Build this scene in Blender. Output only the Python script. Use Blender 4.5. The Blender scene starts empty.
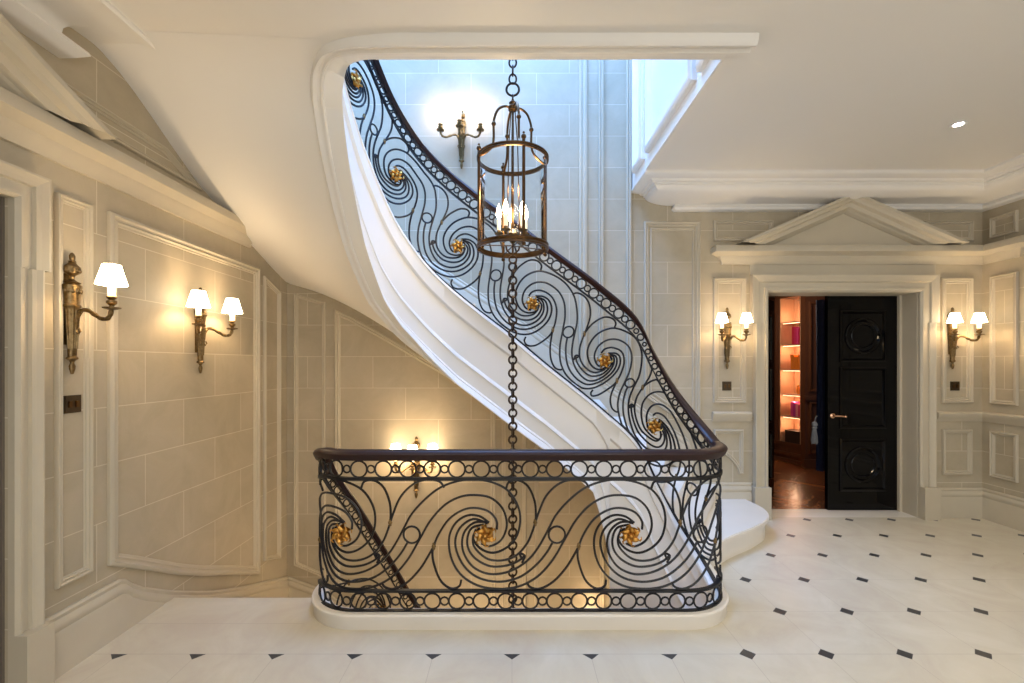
import bpy, math, random
from math import sin, cos, pi, sqrt, atan2, radians
from mathutils import Vector, Matrix
random.seed(7)
S = bpy.context.scene
COL = S.collection
F = 455.0

# ------------------------------------------------------------------ helpers
class MB:
    def __init__(s): s.v = []; s.f = []
    def add(s, vs, fs):
        o = len(s.v); s.v += [tuple(p) for p in vs]; s.f += [tuple(i+o for i in f) for f in fs]
    def box(s, x0, x1, y0, y1, z0, z1):
        s.add([(x0,y0,z0),(x1,y0,z0),(x1,y1,z0),(x0,y1,z0),(x0,y0,z1),(x1,y0,z1),(x1,y1,z1),(x0,y1,z1)],
              [(0,3,2,1),(4,5,6,7),(0,1,5,4),(1,2,6,5),(2,3,7,6),(3,0,4,7)])
    def grid(s, rows, cu=False, cv=False):
        n = len(rows); m = len(rows[0]); fs = []
        for i in range(n if cu else n-1):
            for j in range(m if cv else m-1):
                a = i*m+j; b = i*m+(j+1) % m; c = ((i+1) % n)*m+(j+1) % m; d = ((i+1) % n)*m+j
                fs.append((a, b, c, d))
        s.add([p for r in rows for p in r], fs)
    def tube(s, pts, r, n=6, closed=False, caps=True):
        P = [Vector(p) for p in pts]; k = len(P)
        if k < 2: return
        R = r if isinstance(r, (list, tuple)) else [r]*k
        rows = []; nrm = None
        for i in range(k):
            if closed: t = P[(i+1) % k]-P[(i-1) % k]
            else: t = P[min(i+1, k-1)]-P[max(i-1, 0)]
            if t.length < 1e-9: t = Vector((0, 0, 1))
            t.normalize()
            if nrm is None:
                a = Vector((0, 0, 1)) if abs(t.z) < .9 else Vector((1, 0, 0))
                nrm = (a - t*a.dot(t)).normalized()
            else:
                nn = nrm - t*nrm.dot(t)
                nrm = nn.normalized() if nn.length > 1e-6 else nrm
            b = t.cross(nrm)
            rows.append([P[i]+(nrm*cos(2*pi*j/n)+b*sin(2*pi*j/n))*R[i] for j in range(n)])
        s.grid(rows, cu=closed, cv=True)
        if not closed and caps:
            o = len(s.v)-k*n
            s.f.append(tuple(o+j for j in reversed(range(n)))); s.f.append(tuple(o+(k-1)*n+j for j in range(n)))
    def lathe(s, prof, c=(0, 0, 0), n=16, sx=1, sy=1):
        rows = [[(c[0]+max(r, 1e-4)*cos(2*pi*j/n)*sx, c[1]+max(r, 1e-4)*sin(2*pi*j/n)*sy, c[2]+h) for j in range(n)] for r, h in prof]
        s.grid(rows, cv=True)
    def ball(s, c, r, n=10, sz=1):
        s.lathe([(r*sin(pi*i/n), -r*sz*cos(pi*i/n)) for i in range(n+1)], c, n)
    def prism(s, poly, z0, z1):
        n = len(poly)
        s.add([(x, y, z0) for x, y in poly]+[(x, y, z1) for x, y in poly],
              [tuple(reversed(range(n))), tuple(range(n, 2*n))]+[(i, (i+1) % n, (i+1) % n+n, i+n) for i in range(n)])
    def build(s, name, mat, parent=None, smooth=False, kind=None, label=None, cat=None, group=None, loc=None):
        me = bpy.data.meshes.new(name)
        me.from_pydata(s.v, [], s.f); me.validate(); 
        me.materials.append(mat)
        if smooth:
            for p in me.polygons: p.use_smooth = True
            try: me.set_sharp_from_angle(angle=radians(38))
            except Exception: pass
        o = bpy.data.objects.new(name, me); COL.objects.link(o)
        if parent: o.parent = parent
        if loc: o.location = loc
        if kind: o['kind'] = kind
        if label: o['label'] = label
        if cat: o['category'] = cat
        if group: o['group'] = group
        # consistent normals
        import bmesh
        bm = bmesh.new(); bm.from_mesh(me); bmesh.ops.recalc_face_normals(bm, faces=bm.faces); bm.to_mesh(me); bm.free()
        return o

def thing(name, label, cat, loc=(0, 0, 0), rz=0, group=None):
    o = bpy.data.objects.new(name, None); COL.objects.link(o)
    o.location = loc; o.rotation_euler = (0, 0, rz)
    o['label'] = label; o['category'] = cat
    if group: o['group'] = group
    return o

def interp(tab, x):
    if x <= tab[0][0]: return tab[0][1]
    for (a, fa), (b, fb) in zip(tab, tab[1:]):
        if x <= b: return fa+(fb-fa)*(x-a)/(b-a)
    return tab[-1][1]

def catmull(pts, step=10):
    P = [Vector(p) for p in pts]; out = []
    for i in range(len(P)-1):
        p0 = P[i-1] if i else P[0]*2-P[1]; p1 = P[i]; p2 = P[i+1]; p3 = P[i+2] if i+2 < len(P) else P[-1]*2-P[-2]
        # centripetal
        d1 = max((p1-p0).length, 1e-5)**.5; d2 = max((p2-p1).length, 1e-5)**.5; d3 = max((p3-p2).length, 1e-5)**.5
        t0 = 0; t1 = d1; t2 = t1+d2; t3 = t2+d3
        for k in range(step):
            t = t1+(t2-t1)*k/step
            A1 = p0*((t1-t)/(t1-t0))+p1*((t-t0)/(t1-t0)); A2 = p1*((t2-t)/(t2-t1))+p2*((t-t1)/(t2-t1)); A3 = p2*((t3-t)/(t3-t2))+p3*((t-t2)/(t3-t2))
            B1 = A1*((t2-t)/(t2-t0))+A2*((t-t0)/(t2-t0)); B2 = A2*((t3-t)/(t3-t1))+A3*((t-t1)/(t3-t1))
            out.append(B1*((t2-t)/(t2-t1))+B2*((t-t1)/(t2-t1)))
    out.append(P[-1]); return out

def sweep(mb, path, prof, side=1, closed=False, caps=True):
    """path of 3D points, profile (out, up) closed loop; out is measured to the left of travel (side=1) or to the right"""
    P = [Vector(p) for p in path]; n = len(P); rows = []
    for i in range(n):
        if closed: a = P[i]-P[i-1]; b = P[(i+1) % n]-P[i]
        else: a = P[i]-P[i-1] if i else P[1]-P[0]; b = P[i+1]-P[i] if i < n-1 else P[-1]-P[-2]
        a = Vector((a.x, a.y)).normalized(); b = Vector((b.x, b.y)).normalized()
        na = Vector((-a.y, a.x))*side; nb = Vector((-b.y, b.x))*side
        m = na+nb
        m = m.normalized() if m.length > 1e-6 else na
        k = 1/max(m.dot(na), .3)
        rows.append([(P[i].x+m.x*o*k, P[i].y+m.y*o*k, P[i].z+u) for o, u in prof])
    mb.grid(rows, cu=closed, cv=True)
    if not closed and caps:
        m = len(prof); o = len(mb.v)-n*m
        mb.f.append(tuple(o+j for j in range(m))); mb.f.append(tuple(o+(n-1)*m+j for j in reversed(range(m))))

def frame(mb, poly, W, prof):
    """moulding round polygon poly (a,h) on wall mapping W(a,h,out); profile (inset, out)"""
    n = len(poly); P = [Vector(p) for p in poly]
    area = sum(P[i].x*P[(i+1) % n].y-P[(i+1) % n].x*P[i].y for i in range(n))
    sg = 1 if area > 0 else -1
    rows = []
    for i in range(n):
        a = (P[i]-P[i-1]).normalized(); b = (P[(i+1) % n]-P[i]).normalized()
        na = Vector((-a.y, a.x))*sg; nb = Vector((-b.y, b.x))*sg
        m = (na+nb).normalized(); k = 1/max(m.dot(na), .25)
        rows.append([W(P[i].x+m.x*d*k, P[i].y+m.y*d*k, o) for d, o in prof])
    mb.grid(rows, cu=True)

# ------------------------------------------------------------------ materials
def newmat(name):
    m = bpy.data.materials.new(name); m.use_nodes = True
    nt = m.node_tree; b = nt.nodes['Principled BSDF']; return m, nt, b
def N(nt, t, **kw):
    n = nt.nodes.new(t)
    for k, v in kw.items():
        if k in ('operation', 'data_type', 'blend_type', 'noise_dimensions', 'feature'): setattr(n, k, v)
        else: n.inputs[k].default_value = v
    return n
def simple(name, col, rough=.5, metal=0, noise=0, nscale=20, bump=0, coat=0, emis=None, estr=0):
    m, nt, b = newmat(name)
    b.inputs['Base Color'].default_value = (*col, 1); b.inputs['Roughness'].default_value = rough; b.inputs['Metallic'].default_value = metal
    if coat: b.inputs['Coat Weight'].default_value = coat; b.inputs['Coat Roughness'].default_value = .08
    if emis: b.inputs['Emission Color'].default_value = (*emis, 1); b.inputs['Emission Strength'].default_value = estr
    g = nt.nodes.new('ShaderNodeNewGeometry')
    nz = N(nt, 'ShaderNodeTexNoise', Scale=nscale, Detail=4.0)
    nt.links.new(g.outputs['Position'], nz.inputs['Vector'])
    mx = N(nt, 'ShaderNodeMix', data_type='RGBA')
    mx.inputs[6].default_value = (*[c*(1-noise) for c in col], 1); mx.inputs[7].default_value = (*[min(1, c*(1+noise)) for c in col], 1)
    nt.links.new(nz.outputs['Fac'], mx.inputs[0]); nt.links.new(mx.outputs[2], b.inputs['Base Color'])
    if bump:
        bp = N(nt, 'ShaderNodeBump', Strength=bump, Distance=.01)
        nt.links.new(nz.outputs['Fac'], bp.inputs['Height']); nt.links.new(bp.outputs['Normal'], b.inputs['Normal'])
    return m

def stone_blocks(name, c1, c2, joint, rough=.6):
    m, nt, b = newmat(name); L = nt.links.new
    g = nt.nodes.new('ShaderNodeNewGeometry'); sp = nt.nodes.new('ShaderNodeSeparateXYZ'); L(g.outputs['Position'], sp.inputs[0])
    ad = N(nt, 'ShaderNodeMath', operation='ADD'); L(sp.outputs[0], ad.inputs[0]); L(sp.outputs[1], ad.inputs[1])
    ad2 = N(nt, 'ShaderNodeMath', operation='ADD'); L(ad.outputs[0], ad2.inputs[0]); ad2.inputs[1].default_value = 20.27
    az = N(nt, 'ShaderNodeMath', operation='ADD'); L(sp.outputs[2], az.inputs[0]); az.inputs[1].default_value = .308*20-.033
    cb = nt.nodes.new('ShaderNodeCombineXYZ'); L(ad2.outputs[0], cb.inputs[0]); L(az.outputs[0], cb.inputs[1])
    br = nt.nodes.new('ShaderNodeTexBrick'); L(cb.outputs[0], br.inputs['Vector'])
    br.offset = .5; br.squash = 1
    br.inputs['Scale'].default_value = 1; br.inputs['Mortar Size'].default_value = .0028; br.inputs['Mortar Smooth'].default_value = .3
    br.inputs['Brick Width'].default_value = .64; br.inputs['Row Height'].default_value = .308; br.inputs['Bias'].default_value = 0
    br.inputs['Color1'].default_value = (*c1, 1); br.inputs['Color2'].default_value = (*c2, 1); br.inputs['Mortar'].default_value = (*joint, 1)
    nz = N(nt, 'ShaderNodeTexNoise', Scale=3.0, Detail=8.0, Roughness=.65, Distortion=.6); L(g.outputs['Position'], nz.inputs['Vector'])
    rp = nt.nodes.new('ShaderNodeValToRGB'); L(nz.outputs['Fac'], rp.inputs[0])
    rp.color_ramp.elements[0].position = .3; rp.color_ramp.elements[0].color = (.86, .84, .8, 1)
    rp.color_ramp.elements[1].position = .7; rp.color_ramp.elements[1].color = (1.04, 1.03, 1.02, 1)
    mx = N(nt, 'ShaderNodeMix', data_type='RGBA', blend_type='MULTIPLY'); mx.inputs[0].default_value = 1
    L(br.outputs['Color'], mx.inputs[6]); L(rp.outputs[0], mx.inputs[7]); L(mx.outputs[2], b.inputs['Base Color'])
    b.inputs['Roughness'].default_value = rough
    bp = N(nt, 'ShaderNodeBump', Strength=.25, Distance=.004); bp.invert = True
    L(br.outputs['Fac'], bp.inputs['Height']); L(bp.outputs['Normal'], b.inputs['Normal'])
    return m

def marble_floor():
    m, nt, b = newmat('cream_marble_floor'); L = nt.links.new
    s = .4062; z0 = 2.353
    g = nt.nodes.new('ShaderNodeNewGeometry'); sp = nt.nodes.new('ShaderNodeSeparateXYZ'); L(g.outputs['Position'], sp.inputs[0])
    def M(op, a, b_=None, c=None):
        n = nt.nodes.new('ShaderNodeMath'); n.operation = op
        for i, x in enumerate((a, b_, c)):
            if x is None: continue
            if isinstance(x, (int, float)): n.inputs[i].default_value = x
            else: L(x, n.inputs[i])
        return n.outputs[0]
    X, Y = sp.outputs[0], sp.outputs[1]
    fx = M('PINGPONG', M('ADD', X, s*40), s/2)
    fy = M('PINGPONG', M('ADD', Y, s*40-z0), s/2)
    dia = M('LESS_THAN', M('ADD', fx, fy), .0435)
    field = M('MAXIMUM', M('LESS_THAN', Y, z0), M('GREATER_THAN', X, 1.0))
    dia = M('MULTIPLY', dia, field)
    seam = M('MULTIPLY', M('LESS_THAN', M('MINIMUM', fx, fy), .0012), field)
    bl = M('LESS_THAN', M('ABSOLUTE', M('SUBTRACT', Y, z0)), .0016)       # border line
    bl2 = M('MULTIPLY', M('LESS_THAN', M('ABSOLUTE', M('SUBTRACT', Y, 2.63)), .0014), M('LESS_THAN', X, -1.2))
    seam = M('MAXIMUM', seam, M('MAXIMUM', bl, bl2))
    nz = N(nt, 'ShaderNodeTexNoise', Scale=2.2, Detail=10.0, Roughness=.62, Distortion=1.6); L(g.outputs['Position'], nz.inputs['Vector'])
    rp = nt.nodes.new('ShaderNodeValToRGB'); L(nz.outputs['Fac'], rp.inputs[0])
    e = rp.color_ramp.elements; e[0].position = .28; e[0].color = (.57, .49, .385, 1); e[1].position = .7; e[1].color = (.67, .61, .49, 1)
    k = e.new(.5); k.color = (.62, .56, .435, 1)
    m1 = N(nt, 'ShaderNodeMix', data_type='RGBA'); L(seam, m1.inputs[0]); L(rp.outputs[0], m1.inputs[6]); m1.inputs[7].default_value = (.48, .41, .32, 1)
    m2 = N(nt, 'ShaderNodeMix', data_type='RGBA'); L(dia, m2.inputs[0]); L(m1.outputs[2], m2.inputs[6]); m2.inputs[7].default_value = (.045, .045, .045, 1)
    L(m2.outputs[2], b.inputs['Base Color']); b.inputs['Roughness'].default_value = .36
    b.inputs['Specular IOR Level'].default_value = .45
    return m

def parquet():
    m, nt, b = newmat('chevron_parquet'); L = nt.links.new
    g = nt.nodes.new('ShaderNodeNewGeometry')
    sp = nt.nodes.new('ShaderNodeSeparateXYZ'); L(g.outputs['Position'], sp.inputs[0])
    pp = N(nt, 'ShaderNodeMath', operation='PINGPONG'); L(sp.outputs[0], pp.inputs[0]); pp.inputs[1].default_value = .35
    ad = N(nt, 'ShaderNodeMath', operation='ADD'); L(sp.outputs[1], ad.inputs[0]); L(pp.outputs[0], ad.inputs[1])
    cb = nt.nodes.new('ShaderNodeCombineXYZ'); L(pp.outputs[0], cb.inputs[0]); L(ad.outputs[0], cb.inputs[1])
    br = nt.nodes.new('ShaderNodeTexBrick'); L(cb.outputs[0], br.inputs['Vector']); br.offset = 0
    br.inputs['Scale'].default_value = 1; br.inputs['Mortar Size'].default_value = .002; br.inputs['Brick Width'].default_value = .35; br.inputs['Row Height'].default_value = .09
    br.inputs['Color1'].default_value = (.17, .055, .022, 1); br.inputs['Color2'].default_value = (.33, .13, .05, 1); br.inputs['Mortar'].default_value = (.03, .012, .006, 1)
    nz = N(nt, 'ShaderNodeTexNoise', Scale=9.0, Detail=6.0, Distortion=2.0); L(cb.outputs[0], nz.inputs['Vector'])
    mx = N(nt, 'ShaderNodeMix', data_type='RGBA', blend_type='MULTIPLY'); mx.inputs[0].default_value = .5
    L(br.outputs['Color'], mx.inputs[6]); L(nz.outputs['Fac'], mx.inputs[7]); L(mx.outputs[2], b.inputs['Base Color'])
    b.inputs['Roughness'].default_value = .25
    return m

def wood(name, c1, c2, rough=.35, scale=4, coat=.3):
    m, nt, b = newmat(name); L = nt.links.new
    g = nt.nodes.new('ShaderNodeNewGeometry')
    mp = nt.nodes.new('ShaderNodeMapping'); L(g.outputs['Position'], mp.inputs[0]); mp.inputs['Scale'].default_value = (6, 6, .8)
    nz = N(nt, 'ShaderNodeTexNoise', Scale=scale, Detail=6.0, Distortion=1.5); L(mp.outputs[0], nz.inputs['Vector'])
    mx = N(nt, 'ShaderNodeMix', data_type='RGBA'); mx.inputs[6].default_value = (*c1, 1); mx.inputs[7].default_value = (*c2, 1)
    L(nz.outputs['Fac'], mx.inputs[0]); L(mx.outputs[2], b.inputs['Base Color'])
    b.inputs['Roughness'].default_value = rough; b.inputs['Coat Weight'].default_value = coat
    return m

STONE = stone_blocks('limestone_blocks', (.44, .385, .285), (.48, .42, .312), (.66, .605, .48))
MOULD = simple('limestone_moulding', (.53, .47, .36), .55, noise=.07, nscale=6)
PAINT = simple('cream_ceiling_paint', (.80, .775, .73), .6, noise=.015, nscale=2)
PLASTER = simple('white_plaster_paint', (.84, .82, .78), .5, noise=.015, nscale=3)
FLOOR = marble_floor()
STEP = simple('cream_marble_step', (.78, .73, .65), .3, noise=.06, nscale=4)
IRON = simple('black_wrought_iron', (.008, .008, .010), .45, 0, noise=.3, nscale=40)
IRON.node_tree.nodes['Principled BSDF'].inputs['Specular IOR Level'].default_value = .4
RAILW = wood('polished_mahogany', (.014, .005, .005), (.028, .008, .007), .4, 6, 0)
RAILW.node_tree.nodes['Principled BSDF'].inputs['Specular IOR Level'].default_value = .35
GOLD = simple('gilt_bronze', (.50, .26, .06), .35, 1, noise=.3, nscale=60)
BRASS = simple('antique_brass', (.20, .135, .062), .36, 1, noise=.75, nscale=70, bump=.2)
BRONZE = simple('dark_bronze_lantern', (.11, .06, .026), .35, 1, noise=.35, nscale=50)
CHAINM = simple('dark_bronze_chain', (.05, .033, .022), .4, .8, noise=.3, nscale=50)
SWITCH = simple('bronze_switch_plate', (.07, .05, .03), .4, .8, noise=.2)
CANDLE = simple('ivory_candle_sleeve', (.85, .78, .62), .5, emis=(1, .75, .45), estr=.6)
SHADE = simple('glowing_cream_lampshade', (.9, .8, .65), .8, emis=(1, .80, .54), estr=13)
FLAME = simple('glowing_candle_bulb', (1, .9, .7), .4, emis=(1, .78, .48), estr=45)
BLACK = simple('black_gloss_lacquer', (.002, .002, .0025), .06)
BLACK.node_tree.nodes['Principled BSDF'].inputs['Specular IOR Level'].default_value = .22
DARK = simple('unlit_room_tone', (.06, .05, .045), .8)  # near-black colour stands in for the darkness of the unlit side room
LIBW = wood('library_mahogany', (.10, .038, .02), (.20, .08, .038), .35, 5, .3)
NICHE = wood('library_niche_wood', (.48, .27, .15), (.62, .38, .23), .75, 5, 0)
PARQ = parquet()
VELVET = simple('navy_blue_curtain_cloth', (.012, .022, .07), .9, noise=.3, nscale=30)
TASSEL = simple('grey_silk_tassel', (.20, .205, .22), .6, noise=.35, nscale=120)
def glass():
    m, nt, b = newmat('clear_lantern_glass')
    for n in list(nt.nodes):
        if n.type != 'OUTPUT_MATERIAL': nt.nodes.remove(n)
    out = [n for n in nt.nodes if n.type == 'OUTPUT_MATERIAL'][0]
    fr = nt.nodes.new('ShaderNodeFresnel'); fr.inputs[0].default_value = 1.18
    tr = nt.nodes.new('ShaderNodeBsdfTransparent'); tr.inputs[0].default_value = (.955, .965, .965, 1)
    gl = nt.nodes.new('ShaderNodeBsdfGlossy'); gl.inputs['Roughness'].default_value = .03
    mx = nt.nodes.new('ShaderNodeMixShader')
    nt.links.new(fr.outputs[0], mx.inputs[0]); nt.links.new(tr.outputs[0], mx.inputs[1]); nt.links.new(gl.outputs[0], mx.inputs[2]); nt.links.new(mx.outputs[0], out.inputs[0])
    return m
GLASS = glass()

# ------------------------------------------------------------------ room constants
XL, XR, YB, YF = -2.2, 4.6, 4.45, -2.6
CH = 3.2           # ceiling
UP = 7.6           # top of the stair well
DN = -3.4
T = .25
def st(mb, name, mat, smooth=False): return mb.build(name, mat, kind='structure', smooth=smooth)

# walls -----------------------------------------------------------
DY0, DY1, DLH = .525, 1.985, 2.226       # doorway in left wall
mb = MB()
mb.box(XL-T, XL, YF, DY0, DN, UP); mb.box(XL-T, XL, DY1, YB+T, DN, UP); mb.box(XL-T, XL, DY0, DY1, DLH, UP); mb.box(XL-T, XL, DY0, DY1, DN, 0)
st(mb, 'wall_left', STONE)
DX0, DX1, DRH = 2.49, 3.965, 2.20
mb = MB()
mb.box(XL, DX0, YB, YB+T, DN, UP); mb.box(DX1, XR+T, YB, YB+T, DN, UP); mb.box(DX0, DX1, YB, YB+T, DRH, UP); mb.box(DX0, DX1, YB, YB+T, DN, -.001)
st(mb, 'wall_back', STONE)
mb = MB(); mb.box(XR, XR+T, YF, YB, DN, UP); st(mb, 'wall_right', STONE)
mb = MB(); mb.box(XL-T, XR+T, YF-T, YF, DN, UP); st(mb, 'wall_front', PLASTER)
mb = MB(); mb.box(1.17, 1.32, 2.50, YB, CH+.004, UP); st(mb, 'wall_well_right', PLASTER)
# floors ----------------------------------------------------------
def arc2(cx, cy, r, a0, a1, n=12): return [(cx+r*cos(radians(a0+(a1-a0)*i/n)), cy+r*sin(radians(a0+(a1-a0)*i/n))) for i in range(n+1)]
mb = MB(); mb.prism([(XL, YF), (XR, YF), (XR, YB), (1.3, YB)]+list(reversed(arc2(1.0, 2.9, .3, 270, 360)))+list(reversed(arc2(-.9, 2.9, .3, 180, 270)))+[(-1.2, 2.92), (XL, 2.92)], -.3, 0)
st(mb, 'floor', FLOOR)
mb = MB(); mb.box(XL, XR, YF, YB, DN-.2, DN); st(mb, 'floor_lower', FLOOR)
mb = MB(); mb.box(XL, XR, 2.46, 2.52, DN, -.3); st(mb, 'wall_lower_front', STONE)
mb = MB(); mb.box(XL, XR, YF, 2.448, CH, CH+.3); mb.box(1.18, XR, 2.448, YB, CH, CH+.3)
st(mb, 'ceiling', PAINT)
mb = MB(); mb.box(XL-T, XR+T, YF-T, 1.9, UP, UP+.2); mb.box(XL-T, XR+T, 1.9, YB+T, UP+.5, UP+.7); st(mb, 'ceiling_upper', PAINT)

# wall mapping helpers
def WL(a, h, o): return (XL+o, a, h)          # left wall, a = Y
def WB(a, h, o): return (a, YB-o, h)          # back wall, a = X
def WR(a, h, o): return (XR-o, a, h)
def WWR(a, h, o): return (1.17-o, a, h)
FP = [(0, 0), (0, .014), (.006, .022), (.014, .024), (.020, .014), (.026, .012), (.034, .018), (.040, .008), (.048, .006), (.05, 0)]
FS = [(d*.8, o) for d, o in FP]
tn = [0]
def panel(W, poly, prof=FP, mat=MOULD):
    tn[0] += 1
    mb = MB(); frame(mb, poly, W, prof)
    st(mb, 'trim_%d' % tn[0], mat, True)
def rect(a0, a1, h0, h1): return [(a0, h0), (a1, h0), (a1, h1), (a0, h1)]
def trim(mb, mat=MOULD, smooth=False):
    tn[0] += 1; st(mb, 'trim_%d' % tn[0], mat, smooth)

# base ramp tables (top of baseboard)
BL = [(2.0, .30), (2.54, .30), (2.575, .285), (2.62, .24), (2.705, .175), (2.916, .05), (3.12, -.055), (3.34, -.165), (3.7, -.31), (4.1, -.45), (4.45, -.575)]
BBk = [(-2.2, -.57), (-1.9, -.68), (-1.4, -.97), (-1, -1.25), (0, -2.0), (1, -2.7), (1.9, -3.1)]
# left wall panels
panel(WL, rect(2.185, 2.375, .417, 2.327), FS)
ys = [2.47+(3.94-2.47)*i/24 for i in range(25)]
def ramp(y): return interp(BL, y)+.13+.03*max(0, min(1, (y-2.5)/.3))
panel(WL, [(y, interp([(2.47, .405), (2.64, .315), (2.99, .115), (3.2, .01), (3.45, -.10), (3.94, -.32)], y)) for y in ys]+[(3.94, 2.33), (2.47, 2.33)], [(d*1.35, o*1.2) for d, o in FP])
ys = [4.02, 4.1, 4.2, 4.3]
panel(WL, [(y, ramp(y)+.02) for y in ys]+[(4.3, 2.18), (4.02, 2.28)], FS)
# triangular panel above the cornice, under the sloping soffit
panel(WL, [(2.58, 2.76), (3.42, 2.76-.02), (3.18, 2.68+.0), (2.58, 2.99)][:2]+[(3.2, 2.76), (2.62, 3.02)] if False else [(2.2, 2.73), (3.22, 2.72), (2.88, 2.87), (2.2, 2.88)], FS)
# back wall panels, lower storey
def sof_back(x): return interp([(-2.2, 2.29), (-1.63, 2.10), (-1.15, 1.83), (0, 1.15), (.6, .8)], x)
def bb(x): return interp(BBk, x)
panel(WB, [(-2.13, bb(-2.13)+.13), (-1.82, bb(-1.82)+.13), (-1.82, sof_back(-1.82)-.06), (-2.13, sof_back(-2.13)-.07)], FS)
xs = [-1.73+(1.57)*i/10 for i in range(11)]
panel(WB, [(x, bb(x)+.13) for x in xs]+[(x, sof_back(x)-.10) for x in reversed(xs)], FP)
panel(WB, [(-.10, bb(-.1)+.13), (.14, bb(.14)+.13), (.14, .98), (-.10, 1.12)], FS)
panel(WB, [(.22, bb(.22)+.13), (.9, bb(.9)+.13), (.9, .4), (.22, .9)], FS)
# upper back wall: outer tread line
OT = [(-2.2, 2.80), (-1, 2.35), (0, 1.70), (.95, 1.0), (2.26, .10)]
def ot(x): return interp(OT, x)
panel(WB, [(1.29, ot(1.29)+.42), (1.84, ot(1.84)+.42), (1.84, 2.89), (1.29, 2.89)], FP)
panel(WB, [(1.35, ot(1.35)+.50), (1.78, ot(1.78)+.50), (1.78, 2.83), (1.35, 2.83)], [(0, 0), (0, .008), (.012, .012), (.018, 0)])
for a, b in ((.655, .735), (.845, .895), (1.115, 1.165)):
    mb = MB(); w_ = b-a
    p = [(a, 0), (a, .02), (a+w_*.2, .04), (a+w_*.4, .028), (a+w_*.6, .045), (a+w_*.85, .04), (b, .02), (b, 0)]
    mb.grid([[(x, YB-o, h) for x, o in p] for h in (ot(a)+.25, 7.5)])
    trim(mb)
# back wall right
panel(WB, rect(1.965, 2.285, 1.12, 2.34), FS)
panel(WB, rect(1.985, 2.265, 1.14, 2.32), [(.02, 0), (.02, .006), (.03, .01), (.036, 0)])
panel(WB, [(2.26, .86), (2.26, .43), (2.215, .43), (2.20, .48), (2.16, .54), (2.11, .59), (2.05, .63), (1.97, .655), (1.97, .86)], FS)
panel(WB, rect(4.19, 4.50, 1.12, 2.34), FS)
panel(WB, rect(4.21, 4.48, 1.14, 2.32), [(.02, 0), (.02, .006), (.03, .01), (.036, 0)])
panel(WB, rect(4.20, 4.49, .42, .86), FS)
panel(WB, rect(4.03, 4.50, 2.70, 2.90), FS)
panel(WB, rect(1.97, 2.55, 2.70, 2.90), FS)
# right wall
for a0, a1 in ((4.13, 4.37), (3.1, 3.98), (2.1, 2.95)):
    panel(WR, rect(a0, a1, 1.12, 2.34), FS); panel(WR, rect(a0, a1, .42, .86), FS); panel(WR, rect(a0, a1, 2.70, 2.90), FS)
# stair-well right wall panels
WP = [(0, 0), (0, .03), (.02, .045), (.045, .045), (.06, .02), (.07, 0)]
for a0, a1 in ((2.58, 2.81), (2.88, 3.89), (3.99, 4.30)):
    panel(WWR, rect(a0, a1, 3.30, 6.9), WP, PLASTER)

# baseboards
BP = [(0, -.95), (.032, -.95), (.032, -.105), (.024, -.085), (.032, -.065), (.030, -.05), (.016, -.03), (.02, -.012), (.012, 0), (0, 0)]
mb = MB()
path = [(XL, YF+.01, .3), (XL, DY0-.17, .3)]
sweep(mb, path, [(o, max(u, -.3)) for o, u in BP], -1)
path = [(XL, 2.10, .3)]+[(XL, y_, interp(BL, y_)) for y_ in [2.3, 2.5, 2.54, 2.555, 2.575, 2.60, 2.62, 2.66, 2.705]+[2.78+i*.0725 for i in range(24)]]
sweep(mb, path, BP, -1)
st(mb, 'baseboard_left', MOULD, True)
mb = MB(); xs = [XL+.02+i*.12 for i in range(35)]
sweep(mb, [(x, YB, bb(x)) for x in xs], BP, -1)
st(mb, 'baseboard_back_lower', MOULD, True)
mb = MB(); sweep(mb, [(4.15, YB, .29), (XR, YB, .29), (XR, YF+.01, .29)], [(o, max(u, -.29)) for o, u in BP], -1); st(mb, 'baseboard_right', MOULD, True)
mb = MB()
xs = [-2.18+i*.15 for i in range(27)]
sweep(mb, [(x, YB, ot(x)+.30) for x in xs if x < 1.80]+[(1.86, YB, .36), (1.95, YB, .34), (2.33, YB, .34)], [(o, max(u, -.35)) for o, u in BP], -1)
st(mb, 'baseboard_back_upper', MOULD, True)
# chair rails
CR = [(0, .94), (.012, .94), (.02, .965), (.034, .98), (.04, 1.02), (.03, 1.03), (0, 1.035)]
mb = MB(); sweep(mb, [(1.955, YB, 0), (2.33, YB, 0)], CR, -1); trim(mb, smooth=True)
mb = MB(); sweep(mb, [(4.14, YB, 0), (XR, YB, 0), (XR, 2.0, 0)], CR, -1); trim(mb, smooth=True)
# scroll-cornered raised piece in the lower panel beside the first step
# cornice / entablature
EN = [(0, 2.47), (.018, 2.47), (.024, 2.50), (.045, 2.52), (.055, 2.545), (.085, 2.56), (.115, 2.575), (.12, 2.615), (.11, 2.635), (0, 2.64)]
mb = MB(); sweep(mb, [(XL, YF+.02, 0), (XL, 3.80, 0)], EN, -1); trim(mb, smooth=True)
mb = MB(); sweep(mb, [(2.06, YB+.01, 0), (2.06, YB-.005, 0), (XR, YB-.005, 0), (XR, 4.12, 0), (XR+.01, 4.12, 0)], EN, -1); trim(mb, smooth=True)
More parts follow.
